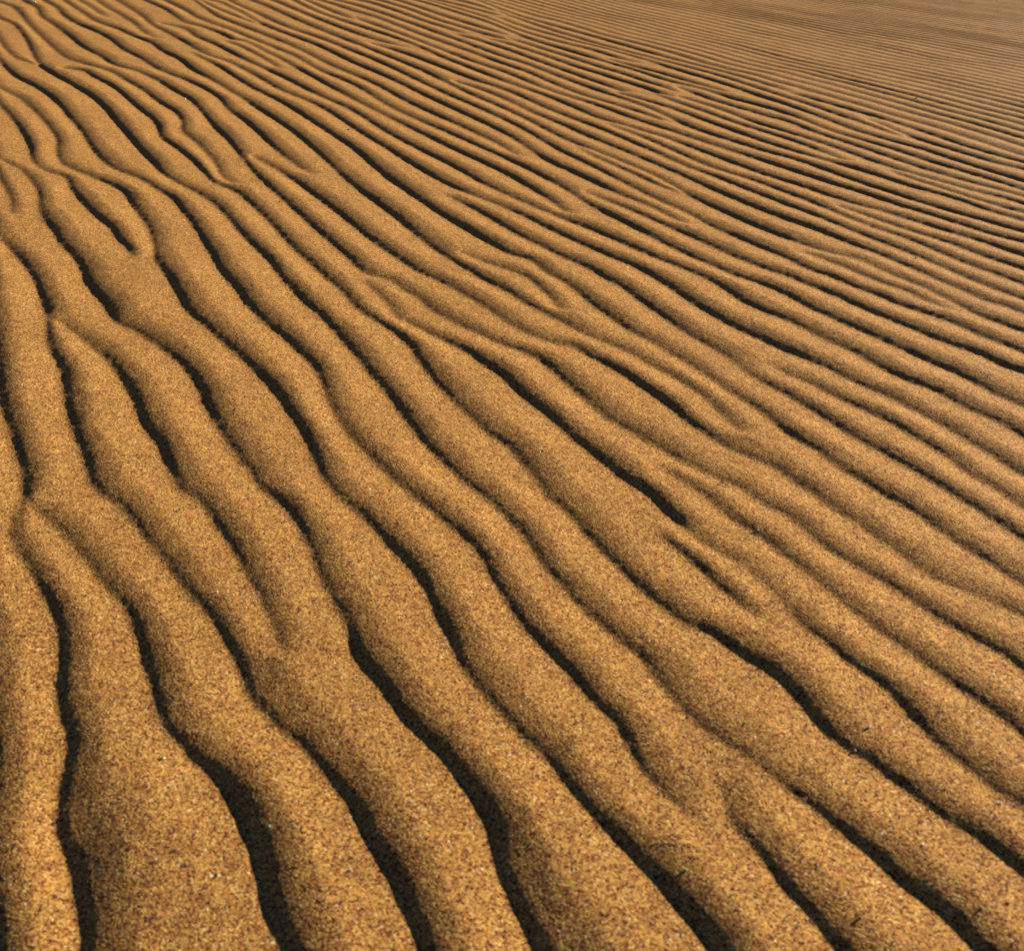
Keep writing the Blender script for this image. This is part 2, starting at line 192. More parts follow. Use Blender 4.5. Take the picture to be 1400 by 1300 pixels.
(1,[-2318.3,6699.4,10,-2061.6,6274.4,10,-1868.9,5884,7,-1761.4,5678.6,3,-1650.8,5553.2,5,-1567.7,5425.4,8,-1500.2,5334.6,10,-1442.1,5240.4,10,-1380.8,5129.6,8,-1326.2,5081.1,3,-1263.8,4993.3,3,-1193.3,4863.7,4,-1121.9,4728.3,6,-1054.4,4608.4,8,-989.6,4490.2,10,-925.8,4365,10,-863.2,4241.2,10,-800.5,4121.3,10,-737.2,4000.5,10,-674.9,3880.4,9,-616.4,3768,7,-562,3665.3,6,-504.2,3558.4,6,-434.5,3432.4,7,-359,3298.5,8,-290.1,3177.1,10,-229,3070.1,10,-171.8,2972.1,10,-119.4,2883.5,10,-73.7,2803.9,10,-34.8,2730.5,10,-1.2,2662,10,28.5,2597.3,10,54.8,2536.7,10,76.6,2480.5,9,94.2,2429.7,5,109.6,2384.8,2]),
(0,[-1390.4,5043.2,4,-1294.3,4912.7,9,-1200.8,4744.8,9,-1119.5,4594.4,8,-1053.1,4464,5,-996,4346.5,2]),
(3,[-2210.2,6746.3,10,-1969.5,6311.1,10,-1737.8,5860.1,7,-1633.2,5690.3,4,-1571.7,5601.2,4,-1477,5460.2,7,-1381.2,5303.6,8,-1289.9,5153,8,-1203.6,5011.8,8,-1123.8,4884.4,10,-1052.3,4769.8,9,-989.6,4658.6,7,-931.9,4539.4,3,-873.2,4415.2,6,-811.9,4301.5,9,-750.5,4202.5,10,-691.4,4108.5,10,-634.7,4007.2,10,-578.5,3888.8,8,-519.5,3755.3,6,-454.8,3618.3,6,-382,3484.8,6,-305.4,3357.1,9,-233.5,3239.2,10,-167.6,3129,10,-104.3,3023.2,10,-48.1,2928.7,10,-4.8,2850.4,10,28.8,2783,10,59,2721.5,9,87.3,2664.1,6,111.7,2609.2,6,131.4,2556.2,6,149.3,2507,8,169.5,2461.1,10,192.4,2415.8,10,217.9,2366.2,10,249,2304.1,10,285.9,2229.6,10,323.6,2156.1,10,358.5,2090.8,10,393.1,2036.9,9,428.5,1981.1,9,482.5,1921.7,10,510.8,1874.8,10,536.6,1817.8,9,561.7,1771,9,588,1730.1,10,614.9,1687.3,10,637.9,1649.3,9,660.3,1609.3,10,681.6,1574,10,704.7,1537.1,10,724.6,1495.5,8,744.9,1450.3,5,767.7,1410,5]),
(2,[156.1,2592.8,1.5,183,2554.4,3,209.2,2516.2,6,234.6,2477.8,9,259.1,2437.7,10,282.8,2396.6,10,308,2352.6,10,340.4,2298,10,380,2231.3,9,419.6,2161.1,7,455.2,2093.3,7,503.4,2027.4,8,539.1,1985.9,9,570.4,1932.6,10,604.4,1886.2,10,630.2,1836.8,10,654.6,1793.3,10,685.1,1748.7,10,711.5,1708.9,9,735.7,1667.1,9,762.7,1637.1,9,786.3,1601.2,10,804,1563,10,823.8,1544.2,10]),
(1,[-2053.3,6814.6,10,-1850.1,6358.9,10,-1671.4,5972.8,10,-1561.9,5788.6,10,-1460.8,5623.8,9,-1366.1,5472.1,8,-1275.5,5325.5,7,-1188.3,5181.3,8,-1104.5,5039.9,5,-1021.8,4890,3,-940,4729.6,6,-862.5,4576,6,-791.5,4442.8,6,-727.3,4330.6,6,-670,4234.9,7,-616.7,4144.3,10,-562,4041.8,10,-504.9,3923.6,10,-449.5,3805.9,10,-398,3703.8,9,-347,3609.1,10,-288.6,3502.2,10,-222.2,3381.9,8,-155.9,3262.4,8,-97,3150.1,6,-51.6,3051.5,3,-19.9,2970,1.5]),
(1,[-1946.2,6671.5,10,-1768.5,6335,10,-1650,6129.4,10,-1549.7,5956.2,8,-1485.8,5855.6,4,-1433.9,5780.8,1.5]),
(1,[-1973.7,6849.2,9,-1877.4,6740.7,8,-1740.5,6479.4,9,-1631,6268.9,8,-1544.2,6075.9,6,-1452.8,5876.4,9,-1357.4,5689.2,10,-1264.1,5526.7,9,-1175.8,5380,10,-1092.4,5243.4,10,-1012.2,5109.7,10,-933.1,4967.3,10,-855,4815,10,-781.5,4667,10,-716.5,4540.4,10,-658.2,4433.6,10,-600.6,4329.9,10,-541.8,4220.2,10,-483.9,4105.9,10,-428.3,3991.8,10,-375.4,3883.3,10,-325.4,3784.2,10,-277.9,3692.1,10,-229.3,3597.5,10,-172.4,3488.1,10,-108.5,3362.8,10,-50.8,3238.2,10,-7.4,3128.7,8,25.6,3034.3,8,54.5,2954.4,10,83.4,2888.6,10,113.1,2831.4,10,142.4,2777,10,170.7,2722.8,10,197.9,2669,10,224.3,2618.4,9,250.1,2573.4,8,275.3,2532.4,8,299.6,2492.5,7,321.6,2451.5,8,340.1,2410.4,8,356,2372.6,5,370.7,2338.9,2]),
(3,[-1862.7,6897.5,8,-1750.2,6649.4,6,-1625.1,6417.2,6,-1503,6178.5,7,-1386.3,5943.1,9,-1281.3,5740.9,8,-1189.4,5583.3,5,-1106,5453.2,8,-1025.6,5326.2,10,-946.1,5189.7,10,-868.3,5047.9,10,-793.4,4911.3,10,-720,4781.1,10,-647.6,4648.4,10,-578.8,4511.5,10,-515.2,4377.9,10,-455.4,4250.3,10,-398.8,4129.4,10,-345.5,4018.6,10,-295,3917.4,10,-246.9,3823.5,10,-201.1,3736.3,10,-155.2,3648.4,10,-105.4,3549.8,10,-54.4,3444.8,10,-9.3,3344.5,10,28.6,3249.8,10,63.1,3159,10,95.9,3075.9,10,127.5,3003.5,10,157.9,2937.9,10,187,2873.2,10,214.9,2808,10,241.7,2746.1,9,267.7,2689.3,8,292.8,2635.2,8,316.6,2583.6,6,338.6,2538,6,359.5,2498.3,6,380.6,2457.8,6,401.3,2411.8,6,421.8,2361.2,6,448.2,2304.4,6,484.5,2238.6,10,524.4,2170.2,9,560.6,2106.8,8,590.8,2038.4,10,625.2,1996.7,10,654.7,1942.9,10,688.6,1896.4,10,715.6,1847.1,10,745.3,1811.7,10,774.1,1777.4,8,799.2,1736.7,8,822,1693.9,8,841.5,1662.4,9,860.3,1631.8,10]),
(0,[163.3,3080.6,1.5,189.7,3015.2,3,217.3,2955.1,6,245.6,2897.8,8,273.1,2840.8,10,299.8,2785.8,10,325.5,2734.1,10,349.9,2686.7,10,372.7,2648.5,4,394.5,2621.4,1.5]),
(3,[-1740.8,6950.5,10,-1617.2,6725.4,10,-1493.9,6482.6,10,-1375.1,6237.9,10,-1265,6013.4,10,-1164.7,5816.3,9,-1072.6,5643.1,8,-986.1,5482.4,7,-903.5,5327.6,8,-824.8,5179.9,9,-749.9,5039.9,10,-678.9,4906.9,10,-611.6,4780.3,10,-547.5,4659.6,10,-486.1,4542.6,10,-427.2,4424.3,9,-372.2,4304,8,-322.7,4188.1,7,-276.9,4080.7,9,-231,3979.5,10,-184.5,3883.3,10,-139,3792.9,10,-94.4,3704.6,10,-50.9,3615.6,10,-9.9,3526.5,10,28.5,3436.2,10,64.8,3347.1,9,99.5,3265.7,9,133,3196.5,7,165.5,3137.2,6,197.1,3082.3,6,227.7,3029,6,257.2,2976,6,285.6,2921.1,6,312.9,2865.9,6,338.8,2813.2,6,362.2,2760.4,6,383,2703,6,403.6,2643.5,6,425,2587.4,8,446.6,2536.9,9,467.9,2490.8,10,488.8,2447.3,10,508.8,2405.9,10,529.2,2364.4,10,555,2316.8,10,588.9,2261.1,9,627,2205.6,5,665.1,2155.4,3.5,708.7,2125.7,3.5,743,2057.4,5,770.6,2001.1,8,798.5,1951.9,9,816.4,1899.5,7,835,1853.4,6,855.3,1798.1,8,878.1,1763.9,9,901.5,1730.8,10]),
(2,[-289.2,4194.4,1.5,-259.1,4157.6,4,-224.3,4110.1,8,-183,4046,9,-138,3967.8,10,-92.5,3880.3,10,-47.7,3784,6,-5.9,3686.5,6,31.5,3601.7,8,67.2,3529.3,10,103.2,3459.1,10,138.5,3387,10,172.4,3315.2,10,205.1,3248.3,10,236.8,3186.8,8,267.5,3128.3,7,297.2,3070.8,8,325.3,3014.1,8,351,2961.7,10,375,2912.8,10,399,2861.4,10,423.3,2807.2,10,447.3,2755,10,470.6,2704.8,10,493.2,2656.2,10,515.4,2611,10,537.2,2568.8,10,558.4,2527.8,10,579.1,2488.3,10,599.5,2451.4,10,619.6,2418.4,10,639.2,2389.6,10,659.5,2359.6,10,681.7,2321.9,10,704,2281.2,10,724.4,2243.7,10,746.3,2204.5,10,772.7,2158.9,10,800.8,2098,10,829.2,2044.8,10,850.2,1988.7,10,876.4,1940,9,896.8,1888.7,8,921.9,1863.7,7,941.5,1827.1,7]),
(0,[605.3,2147.7,1.5,632,2115.9,4,663.6,2071.2,6,693.2,2014.2,7,722.9,1964.3,8,754,1925.2,8,775.6,1874.2,4,794.7,1836.9,1.5]),
(1,[-1617.2,7004.3,10,-1490.3,6746.9,10,-1371.1,6502.9,10,-1259.8,6275,10,-1157.2,6070.3,10,-1063.1,5890.8,10,-975,5727.2,10,-892.2,5574.9,10,-816.6,5442.2,9,-749.2,5331.2,6,-687.5,5238.2,6,-630.7,5166.6,2,-578.3,5114,1.5]),
(2,[-735.4,5166.8,2,-669.9,5077.5,5,-605.5,4982.9,9,-542,4879.2,10,-479.8,4768.7,10,-419.6,4656.5,10,-361.7,4545.2,10,-306.1,4435.9,10,-253,4332.2,10,-202.5,4239.6,8,-153.9,4159,8,-105.9,4081.3,8,-58.7,3996.9,10,-13.8,3903.7,10,29.6,3803.1,8,74.5,3700,6,120.3,3604.5,8,161.7,3524.9,9,197.5,3458.6,10,230.8,3396.5,10,263.4,3333.1,10,294.8,3268.2,10,324.9,3203.4,10,354.3,3139,10,383.6,3072.3,9,412.4,3004.1,9,439.4,2941.1,8,465,2887.9,7,490.3,2842.6,8,515.2,2800.1,10,539.1,2756.8,10,562,2712.7,10,584.3,2670.3,10,606.2,2629.7,10,627.2,2588.9,10,647.1,2548.5,10,666.4,2513,10,686.9,2478.4,10,709.4,2435.7,10,733.2,2386.8,10,757,2339,10,780.3,2295,10,802.8,2253.9,10,825.6,2212.3,9,849.7,2168.7,9,876.1,2107.4,9,899.8,2053.5,9,923.9,1997.6,9,948.7,1948.7,9,974.2,1906,10]),
(3,[-1498.3,7055.8,10,-1362.9,6734.9,10,-1243,6463.3,9,-1139.1,6252.5,8,-1046.6,6085,9,-958.5,5932.7,10,-870,5782.7,10,-782.4,5633.3,10,-701,5488.9,10,-626.9,5351.6,10,-558.1,5217.5,10,-496.1,5087,7,-442.1,4965.7,6,-390.5,4850.8,9,-336.1,4735.7,10,-280.2,4622.4,10,-225.8,4514.3,10,-173.7,4408.7,10,-122.7,4304.3,9,-71.1,4202.4,6,-20,4107.6,7,27.3,4023.9,10,70.4,3946.5,10,110.9,3865.8,10,149.7,3778.1,10,185.8,3689.9,8,217.6,3613.9,8,246.5,3557,7,276.8,3513.5,6,310.8,3470.3,6,348.3,3418,6,386.2,3361.7,6,419.5,3312.9,6,447.7,3267.8,8,474.4,3216.6,10,501.4,3161,10,528.1,3106.8,10,554,3054.7,10,579.2,3004.1,10,603.7,2955.1,9,627.5,2907.9,9,651.1,2864.2,8,674.7,2824.9,8,697.9,2789.4,10,720,2756.4,10,742.6,2720.6,9,767.6,2676.5,8,795,2629.6,6,823.8,2588.2,6,853,2552.2,6,881.3,2516.6,6,908.4,2479.6,7,934.2,2441.9,9,958.7,2403.5,10,983.7,2365.9,9,1010.7,2329.7,9,1037.6,2291.5,10,1064.3,2246.4,10,1093.6,2194.5,10]),
(2,[780.5,2542.5,1.5,808.1,2501.2,5,834.3,2458.9,8,859.2,2416.1,8,883.5,2375,7,908.2,2338.4,8,932.8,2306.6,10,955.3,2274.2,10,976.4,2234.4,9,998.7,2187.6,9,1026.6,2145.8,9,1054.9,2100.8,10]),
(2,[270.9,3453.1,1.5,304.9,3388.7,4,338.5,3327.3,8,370.5,3266,9,400.1,3201.4,10,428.3,3133.7,10,455.2,3067.5,10,480.7,3005.3,8,505.5,2948.7,7,530.4,2899.9,7,555.7,2859.3,7,581,2823.4,7,605.8,2788.3,8,629.4,2750.8,8,651.6,2710,8,672.6,2669.6,10,692.8,2632.8,10,713.4,2593.7,10,735.6,2544.1,10,758.8,2487.5,9,782.4,2433.8,7,806.8,2388,6,832.3,2348.2,7,857.5,2308.8,9,880.6,2266.2,10,902.4,2218.9,10,925.1,2168.1,9,948.6,2116.5,9,978.9,2063.3,8,1013,1999.6,8]),
(1,[-1431.5,7084.7,10,-1311.1,6824,10,-1204.3,6597.6,10,-1110.9,6401.1,9,-1035.2,6243.8,6,-978,6129.8,2]),
(1,[-1350.7,7119.6,10,-1248.3,6951.8,10,-1144.4,6758.4,10,-1043.8,6571.6,8,-950,6413.6,6,-860.2,6253.5,6,-772.2,6069.7,7,-687.8,5881.5,6,-608.8,5709.9,8,-535.1,5559.1,9,-465.7,5423.7,9,-399.3,5294.3,8,-335.6,5165.5,8,-274.6,5042.4,9,-216.4,4926.8,6,-161.5,4813.5,10,-111.4,4708.3,10,-65.2,4617.9,10,-19,4527.1,10,28.1,4420.4,10,73.7,4305.7,10,117.3,4198,9,159.1,4101.7,7,199.4,4017.2,7,238.7,3944.8,7,277.1,3880.6,8,315.8,3817.3,8,356.8,3748.9,9,396.7,3679.1,10,428,3616.9,8,450.4,3563.1,2]),
(2,[-977.1,6207,2,-901.2,6060.6,5,-816.6,5897.5,9,-731.1,5730.3,9,-652.6,5575.2,9,-579.2,5428,9,-508.6,5281.5,8,-441.2,5138.4,6,-377.5,5005.9,8,-317,4885.2,10,-259.4,4771.9,10,-204.3,4666.4,7,-152.6,4572.8,8,-105.9,4488.5,9,-64.7,4405.9,10,-26.6,4319.3,10,10.7,4228.9,9,49.6,4140.2,6,91.9,4055.9,6,135.9,3978.4,6,178.1,3910.8,6,217.6,3847.8,9,254.1,3782.2,10,286.5,3717.5,10,316.1,3657.1,10,346.8,3598.1,9,378.5,3543.4,8,407.7,3498.2,7,434.3,3456,7,461.7,3407.5,8,490.8,3354.2,7,520.1,3300.9,8,548.5,3249.6,7,576.4,3200.8,6,603.6,3154.3,6,630.4,3110.1,6,656.4,3066.9,7,681.7,3023.9,10,706.2,2981.1,10,729.6,2939.8,10,751.9,2901.5,10,775.1,2861.9,10,801.2,2815.7,10,830.1,2767.6,10,859.8,2722.8,10,888.3,2677.8,10,914.6,2629.6,10,940,2582.6,10,965.7,2540.2,10,991.4,2501.4,10,1016.5,2463.6,10,1040.3,2425,10,1062.8,2385.9,10,1085.5,2349.9,10,1110.1,2320.8,10,1136.2,2297.4,10]),
(3,[-1255.4,7160.6,3,-1160.4,7019.4,7,-1072,6879.9,9,-986.5,6726.3,10,-899.3,6556.5,10,-811.2,6383.1,10,-725.7,6211.5,10,-643.6,6041.9,10,-565.1,5874.4,10,-490.5,5714,10,-420,5567.3,10,-353,5430.3,10,-288.8,5294,10,-227.2,5157.7,10,-169.4,5028.5,10,-117.3,4920.4,10,-69.3,4833.5,10,-21.1,4745.5,8,28,4641.4,10,75.8,4529.7,9,121.6,4423.8,10,165.6,4327.6,10,208,4238.7,10,248.9,4154.6,10,288.3,4074.3,10,326.4,3996,9,363.1,3921.2,8,398.1,3850.2,8,429.5,3778.5,8,457.9,3702.9,8,485.7,3622.4,7,513.8,3539.7,8,541.8,3464.1,9,570.3,3401.7,10,599,3349.3,10,627.3,3299.9,9,654.6,3250.8,10,681.2,3203,10,707.6,3159,10,734.2,3120.1,9,760.1,3084.3,8,784.2,3047.8,9,808,3004.7,10,833.9,2951.2,10,861.8,2892.3,10,889.8,2835,10,917.5,2781.8,10,944.7,2731.9,10,971.2,2684.1,10,997,2637.8,8,1022.1,2593.4,8,1047.2,2552.2,10,1072.7,2514.9,10,1098.1,2480.3,10,1123.1,2447,10,1147.4,2414.1,10,1170.8,2381.1,10]),
(1,[-1117.4,7220,10,-1040.7,7113,10,-953.2,6958.7,10,-858.8,6764.7,10,-765.9,6561.8,10,-678.1,6370.3,10,-596,6197.9,10,-519.5,6043.9,10,-451.4,5910.1,8,-394.7,5799.2,4,-347.5,5704.9,1.5]),
(1,[-996.5,7271.9,10,-899.1,7088.7,10,-805.3,6905.5,10,-713.5,6706.9,10,-624.5,6498,10,-541.2,6306.6,10,-464,6147.9,10,-391.2,6008.2,9,-321.4,5872.8,9,-254.6,5747.5,9,-193.2,5641.9,9,-143.2,5558.9,5,-105.5,5494.2,1.5]),
(0,[-366.9,5640,1.5,-324.1,5568.4,5,-273.1,5485,10,-214.9,5383.6,10,-154.1,5264.5,10,-91.6,5130.8,10,-29.8,4989.6,9,26.8,4855.7,10,77.8,4740.1,10,125.7,4636.3,10,171.6,4534.5,10,215.6,4436.7,10,258.2,4347.1,10,298.8,4264.2,9,335.9,4185.2,7,369.1,4109.8,2]),
(2,[344.4,4070.8,1.5,370.7,4025.6,6,399.1,3978.1,8,431.8,3924,9,467.8,3864.6,10,502.9,3804.4,10,532.7,3746.2,10,558.1,3688,10,584.1,3626,10,612.5,3563,10,641.2,3501.6,10,668.7,3440.3,10,695.2,3380.4,10,721.2,3323.5,10,746.6,3270,10,772.1,3221.2,10,798.3,3174.7,10,827.2,3124.2,10,859.8,3070.3,6,893.8,3019.7,8,926.5,2972,10,956.8,2921.7,10,985.1,2869,10,1012.2,2817.4,10,1039.5,2770.2,9,1067.3,2728.6,6,1094.7,2688.7,6,1119.2,2643.8,6,1140.8,2594.5,6,1162.6,2549.1,6,1186.4,2511.5,6,1210.7,2477.5,6]),
(0,[-209.3,5514.7,1.5,-167.2,5459.2,4,-124.2,5395.7,7,-77.4,5311.1,10,-25.7,5204,10,27.8,5089.6,9,80,4978.7,8,130.1,4868.6,10,178.1,4759.6,9,224.4,4662.2,10,269.4,4578.3,9,312.8,4495,9,354.6,4410.7,10,395.2,4333.7,10,433.9,4260.2,10,467.9,4187.9,10,495.9,4127.1,10,519.6,4080.6,7,541.3,4040.2,2]),
(0,[483.2,4072.2,1.5,526.3,3969.1,6,563.4,3882.8,9,595,3814.3,10,620.5,3757.4,10,641.9,3702.7,10,665.4,3644.1,10,692.7,3583.6,9,721,3525.9,10,749.1,3472.8,10,776.9,3423.6,10,803.7,3374.5,10,830,3321.1,10,857.7,3257.6,10,886,3184.1,8,910.7,3113.5,5,930.3,3054.3,2]),
(1,[-883,7320.7,10,-785.3,7112.4,10,-692.7,6906.4,10,-607.9,6712.7,9,-530.1,6542.1,6,-454.9,6385.8,8,-380.2,6232.1,10,-308,6083.9,10,-240.4,5946.6,10,-180.3,5821.2,8,-128.2,5706.2,3]),
(0,[-107.3,5571.3,2,-70.6,5507.6,4,-26.8,5421.5,6,25.9,5308,8,81.3,5187.5,10,134.1,5077.8,8,184.3,4976.6,10,232.6,4875.6,9,278.9,4774.8,10,323.8,4684.1,10,367.7,4603.4,9,409.6,4519.3,10,448.9,4431.9,10,484.7,4357,10,516.3,4293.4,10,543.4,4225.1,8,567.1,4148.4,4]),
(2,[564.4,4053,1.5,601.1,3983.6,4,635.9,3919.8,6,667.7,3856.7,9,695.2,3790.2,9,719.3,3720,7,743.9,3650.5,7,770.7,3588,10,798.5,3533.2,10,825.9,3481.8,10,853.6,3430,10,883.9,3372.6,10,916.7,3306.4,9,948.5,3234.6,9,977.3,3161.5,10,1004.3,3090.7,9,1031.4,3026.5,6,1059.3,2970.3,6,1087.5,2919.8,6,1115.8,2873.7,6,1143.7,2829.8,6,1170.7,2786.8,6,1198.4,2748.5,6,1227,2715.2,7,1253.4,2678.8,10,1276.2,2635.8,10]),
(2,[1031.5,2937.3,1.5,1055.1,2881.3,6,1080.1,2829.7,6,1105.4,2779.9,7,1129.7,2730.1,6,1153.8,2683.5,6,1179.5,2641,6,1208.5,2597.5,8,1240.9,2550.6,8]),
(2,[592.9,4250.9,2,614.7,4201.2,6,638.4,4137.7,9,665.9,4061.5,10,696.7,3987,10,728.5,3921.3,9,759.1,3862.5,8,786.5,3808.4,7,811.3,3756.8,7,838.2,3709.6,6,867.9,3664.2,6,895.9,3602.7,6,922,3520.1,9,950.5,3437.1,9,981.9,3363.9,10,1013.1,3294.9,10,1042.5,3226.4,10,1069.9,3157,10,1096.1,3089.6,10,1122.7,3029.4,9,1149.9,2975.6,10,1176.7,2924.7,8,1203.2,2876.6,8,1230.2,2833.4,8,1257.3,2793.5,6,1283,2752.5,6,1306.7,2709.4,6]),
(3,[-768.1,7370.1,10,-669.5,7182.2,10,-568.7,6974.4,10,-468.3,6754.7,10,-373,6550.3,9,-281.4,6352.4,9,-190.3,6120.5,9,-105.2,5873.6,9,-33.3,5673.3,9,27.6,5526.5,10,84,5407.5,10,138.4,5300.9,10,190.7,5195.5,10,240.9,5090.1,10,289.3,4989.6,10,336,4893.6,10,381.2,4802.1,10,424.9,4715.6,10,466.3,4631.6,10,503.8,4548.6,10,538.6,4469.8,10,574.5,4399.4,8,613,4340.7,6,652,4288.9,6,689.2,4231.3,6,723.5,4162.3,8,756,4090.3,9,788.5,4026.3,10,821,3969.4,10,852.6,3911.2,10,883.8,3848.5,10,915.3,3775.1,10,947.8,3675.6,9,981.7,3561,8,1016.1,3465,8,1049.5,3395.4,9,1080.6,3337.2,10,1109.1,3279.7,10,1136.4,3218.5,10,1163,3154.6,10,1189.3,3093.2,10,1216.1,3037.7,10,1242.8,2986.2,10,1268.5,2935.7,10,1293,2885.5,10,1316.3,2835.7,10,1338.8,2786.9,10]),
(1,[-637,7426.6,10,-533.8,7265.6,10,-433.7,7093.2,10,-340.3,6911.6,10,-264.2,6755.5,10,-207.3,6642,4]),
(1,[-504,7484,10,-418.2,7326.5,10,-336.9,7151.5,10,-268.3,6985.2,9,-214.4,6851.6,4]),
(1,[-695.5,7401.4,8,-576.7,7173.9,8,-470,6957.2,8,-376.5,6759.7,8,-290.5,6566.7,7,-201.7,6336,7,-112.9,6087.8,10,-36.4,5889,10,27.5,5747.4,10,86.1,5631.3,9,142.7,5529.4,8,197.7,5438.9,6,251,5351,6,302.2,5256.6,8,351.2,5153.9,9,398.2,5053.5,8,444.6,4969.3,4,490.8,4901.2,2]),
(0,[356.2,4971.8,1.5,407.8,4873.8,7,455.2,4789.1,9,499.8,4712.9,10,544.1,4634.1,10,587.6,4551,10,628.5,4471.2,9,666.4,4396.1,8,702.1,4321.2,7,737.2,4251.3,4,772.6,4192,2.5]),
(2,[-190.2,6534.4,2,-115.4,6315.3,6,-42.1,6124.4,8,26.2,5971.2,10,88.1,5844.1,10,146.5,5724.5,9,202.7,5613.6,10,257.5,5520.6,10,310.9,5435.8,9,362,5341.3,10,410.9,5239.4,10,458.2,5144.7,9,503.5,5057.6,8,544.3,4968.7,6,581.5,4877.6,7,618.8,4786.7,8,657.1,4696.2,8,695.1,4611.1,10,732.3,4531.6,10,767.7,4450.7,10,801.2,4367.8,10,833.5,4286.7,10,864.1,4205.7,10,893.2,4125,10,921.6,4048.6,10,948.5,3975.1,10,972.6,3902.1,10,997,3828.2,10,1024.5,3743.5,10,1052.8,3644.6,10,1080.9,3548,9,1110.9,3469,9,1143.1,3405,9,1175.5,3347.4,9,1206.6,3290.2,10,1234.7,3228.8,10,1259.9,3163.5,10,1283.9,3099.9,10,1308.3,3041.9,10,1332.9,2988.4,10,1357.1,2937.2,10,1380.5,2887.6,10]),
(0,[-201.6,6891,2,-95.3,6557.9,7,25.2,6227.5,10,149,5922.4,10,263,5661.5,10,367.9,5442.3,10,462.9,5260.9,10,541.7,5115.6,10,609.7,4990.2,10,681,4856.8,10,757.2,4705.2,10,829.8,4543.1,10,895.5,4377.8,10,953.2,4222.6,10,1000.6,4093.4,10,1041.3,3981.4,10,1083.4,3862.1,10,1125.6,3734.9,9,1161,3620.1,9,1187.8,3530.4,7,1209.3,3461.1,2]),
(1,[-369,7542.5,9,-266.5,7230,7,-174.6,6945.1,7,-79.6,6678.9,10,32.5,6418,9,154.8,6159.8,10,272.6,5912.4,10,381.7,5679.8,10,478.7,5467.4,10,558.1,5291,10,626.3,5144.2,10,698.4,4996.4,10,776.7,4841.5,10,853.7,4689.9,10,923.3,4539.8,10,981.9,4398.7,9,1031,4275.6,3]),
(2,[1027.6,4248.5,2,1085.8,4115.1,8,1156.7,3960.2,10,1228.5,3801.8,10,1282.9,3667.8,9,1318,3563.3,10,1343.3,3476.3,10,1366.2,3396.7,10,1389.7,3324.4,10,1415.9,3260.3,10,1447.1,3198.2,10,1482.3,3132.9,10]),
(2,[1195.8,3731.1,2,1216.9,3620,4,1237.6,3515.7,6,1259.7,3424,9,1285.1,3349.6,10,1312.2,3285.8,10,1338.1,3223.4,10,1363.2,3163.2,10,1389,3110.4,6,1415.6,3068.6,4,1442.2,3036.4,4]),
(1,[-2653,6555,6,-2447.4,6203.4,6,-2337.9,6007.3,5,-2219.7,5792,2]),
(1,[-2564.1,6593.3,6,-2332.4,6167.3,6,-2149.4,5853.6,6,-1976.6,5538.2,5,-1836.4,5248.4,3,-1723.6,5061.2,1.5]),
(1,[-2319.3,4798.7,7,-2144.9,4494.8,7,-1998,4282.4,5,-1901.5,4191,3]),
(3,[-622.6,8240.4,6,-325,7561.6,6,-117.9,7055.7,6,25.2,6719.2,6,160.9,6451.9,6,281.3,6167.3,6,394.1,5874.6,6,498,5664.6,6,598.9,5469.1,6,716.9,5191.7,6,796.6,4976.5,6,874.1,4820.4,6,954.3,4695,6,1019.3,4534.2,6,1087.7,4402.9,6,1145,4259.7,6,1232.9,4054.4,6,1308.7,3851.6,6,1385.3,3681.1,6,1449.9,3487.7,6,1528.4,3243.9,6])
]

# ------------------------------------------------------------------ polar grid of the ripple field
CELL = 1.0 / 600
R0, R1 = 0.42, 16.0
TH = 0.78
NU = int(2 * TH / CELL)
NV = int(math.log(R1 / R0) / CELL)
rng = np.random.default_rng(7)

def to_idx(x, y):
    return (np.arctan2(x, y) + TH) / CELL, np.log(np.hypot(x, y) / R0) / CELL

def to_world(u, v):
    r = R0 * np.exp(v * CELL)
    t = u * CELL - TH
    return r * np.sin(t), r * np.cos(t)

def catmull(P, step):
    # Hermite curve through the points with chord-weighted tangents (no loops where spacing is uneven)
    n = len(P)
    d = np.maximum(np.hypot(*(P[1:, :2] - P[:-1, :2]).T), 1e-6)[:, None]
    sl = (P[1:] - P[:-1]) / d
    T = np.empty_like(P)
    T[0], T[-1] = sl[0], sl[-1]
    if n > 2:
        T[1:-1] = (sl[:-1] * d[1:] + sl[1:] * d[:-1]) / (d[1:] + d[:-1])
    out = []
    for i in range(n - 1):
        m = max(2, int(d[i, 0] / step))
        t = np.linspace(0, 1, m, endpoint=False)[:, None]
        L_ = d[i, 0]
        q = ((2 * t ** 3 - 3 * t ** 2 + 1) * P[i] + (t ** 3 - 2 * t ** 2 + t) * L_ * T[i]
             + (-2 * t ** 3 + 3 * t ** 2) * P[i + 1] + (t ** 3 - t ** 2) * L_ * T[i + 1])
        q[:, 2] = (P[i, 2] * (1 - t) + P[i + 1, 2] * t)[:, 0]
        out.append(q)
    out.append(P[-1:])
    return np.vstack(out)

def smooth1(a, k):
    if k < 2:
        return a
    k = min(k, len(a))
    pad = np.pad(a, (k // 2, k - 1 - k // 2), mode='edge')
    return np.convolve(pad, np.ones(k) / k, mode='valid')

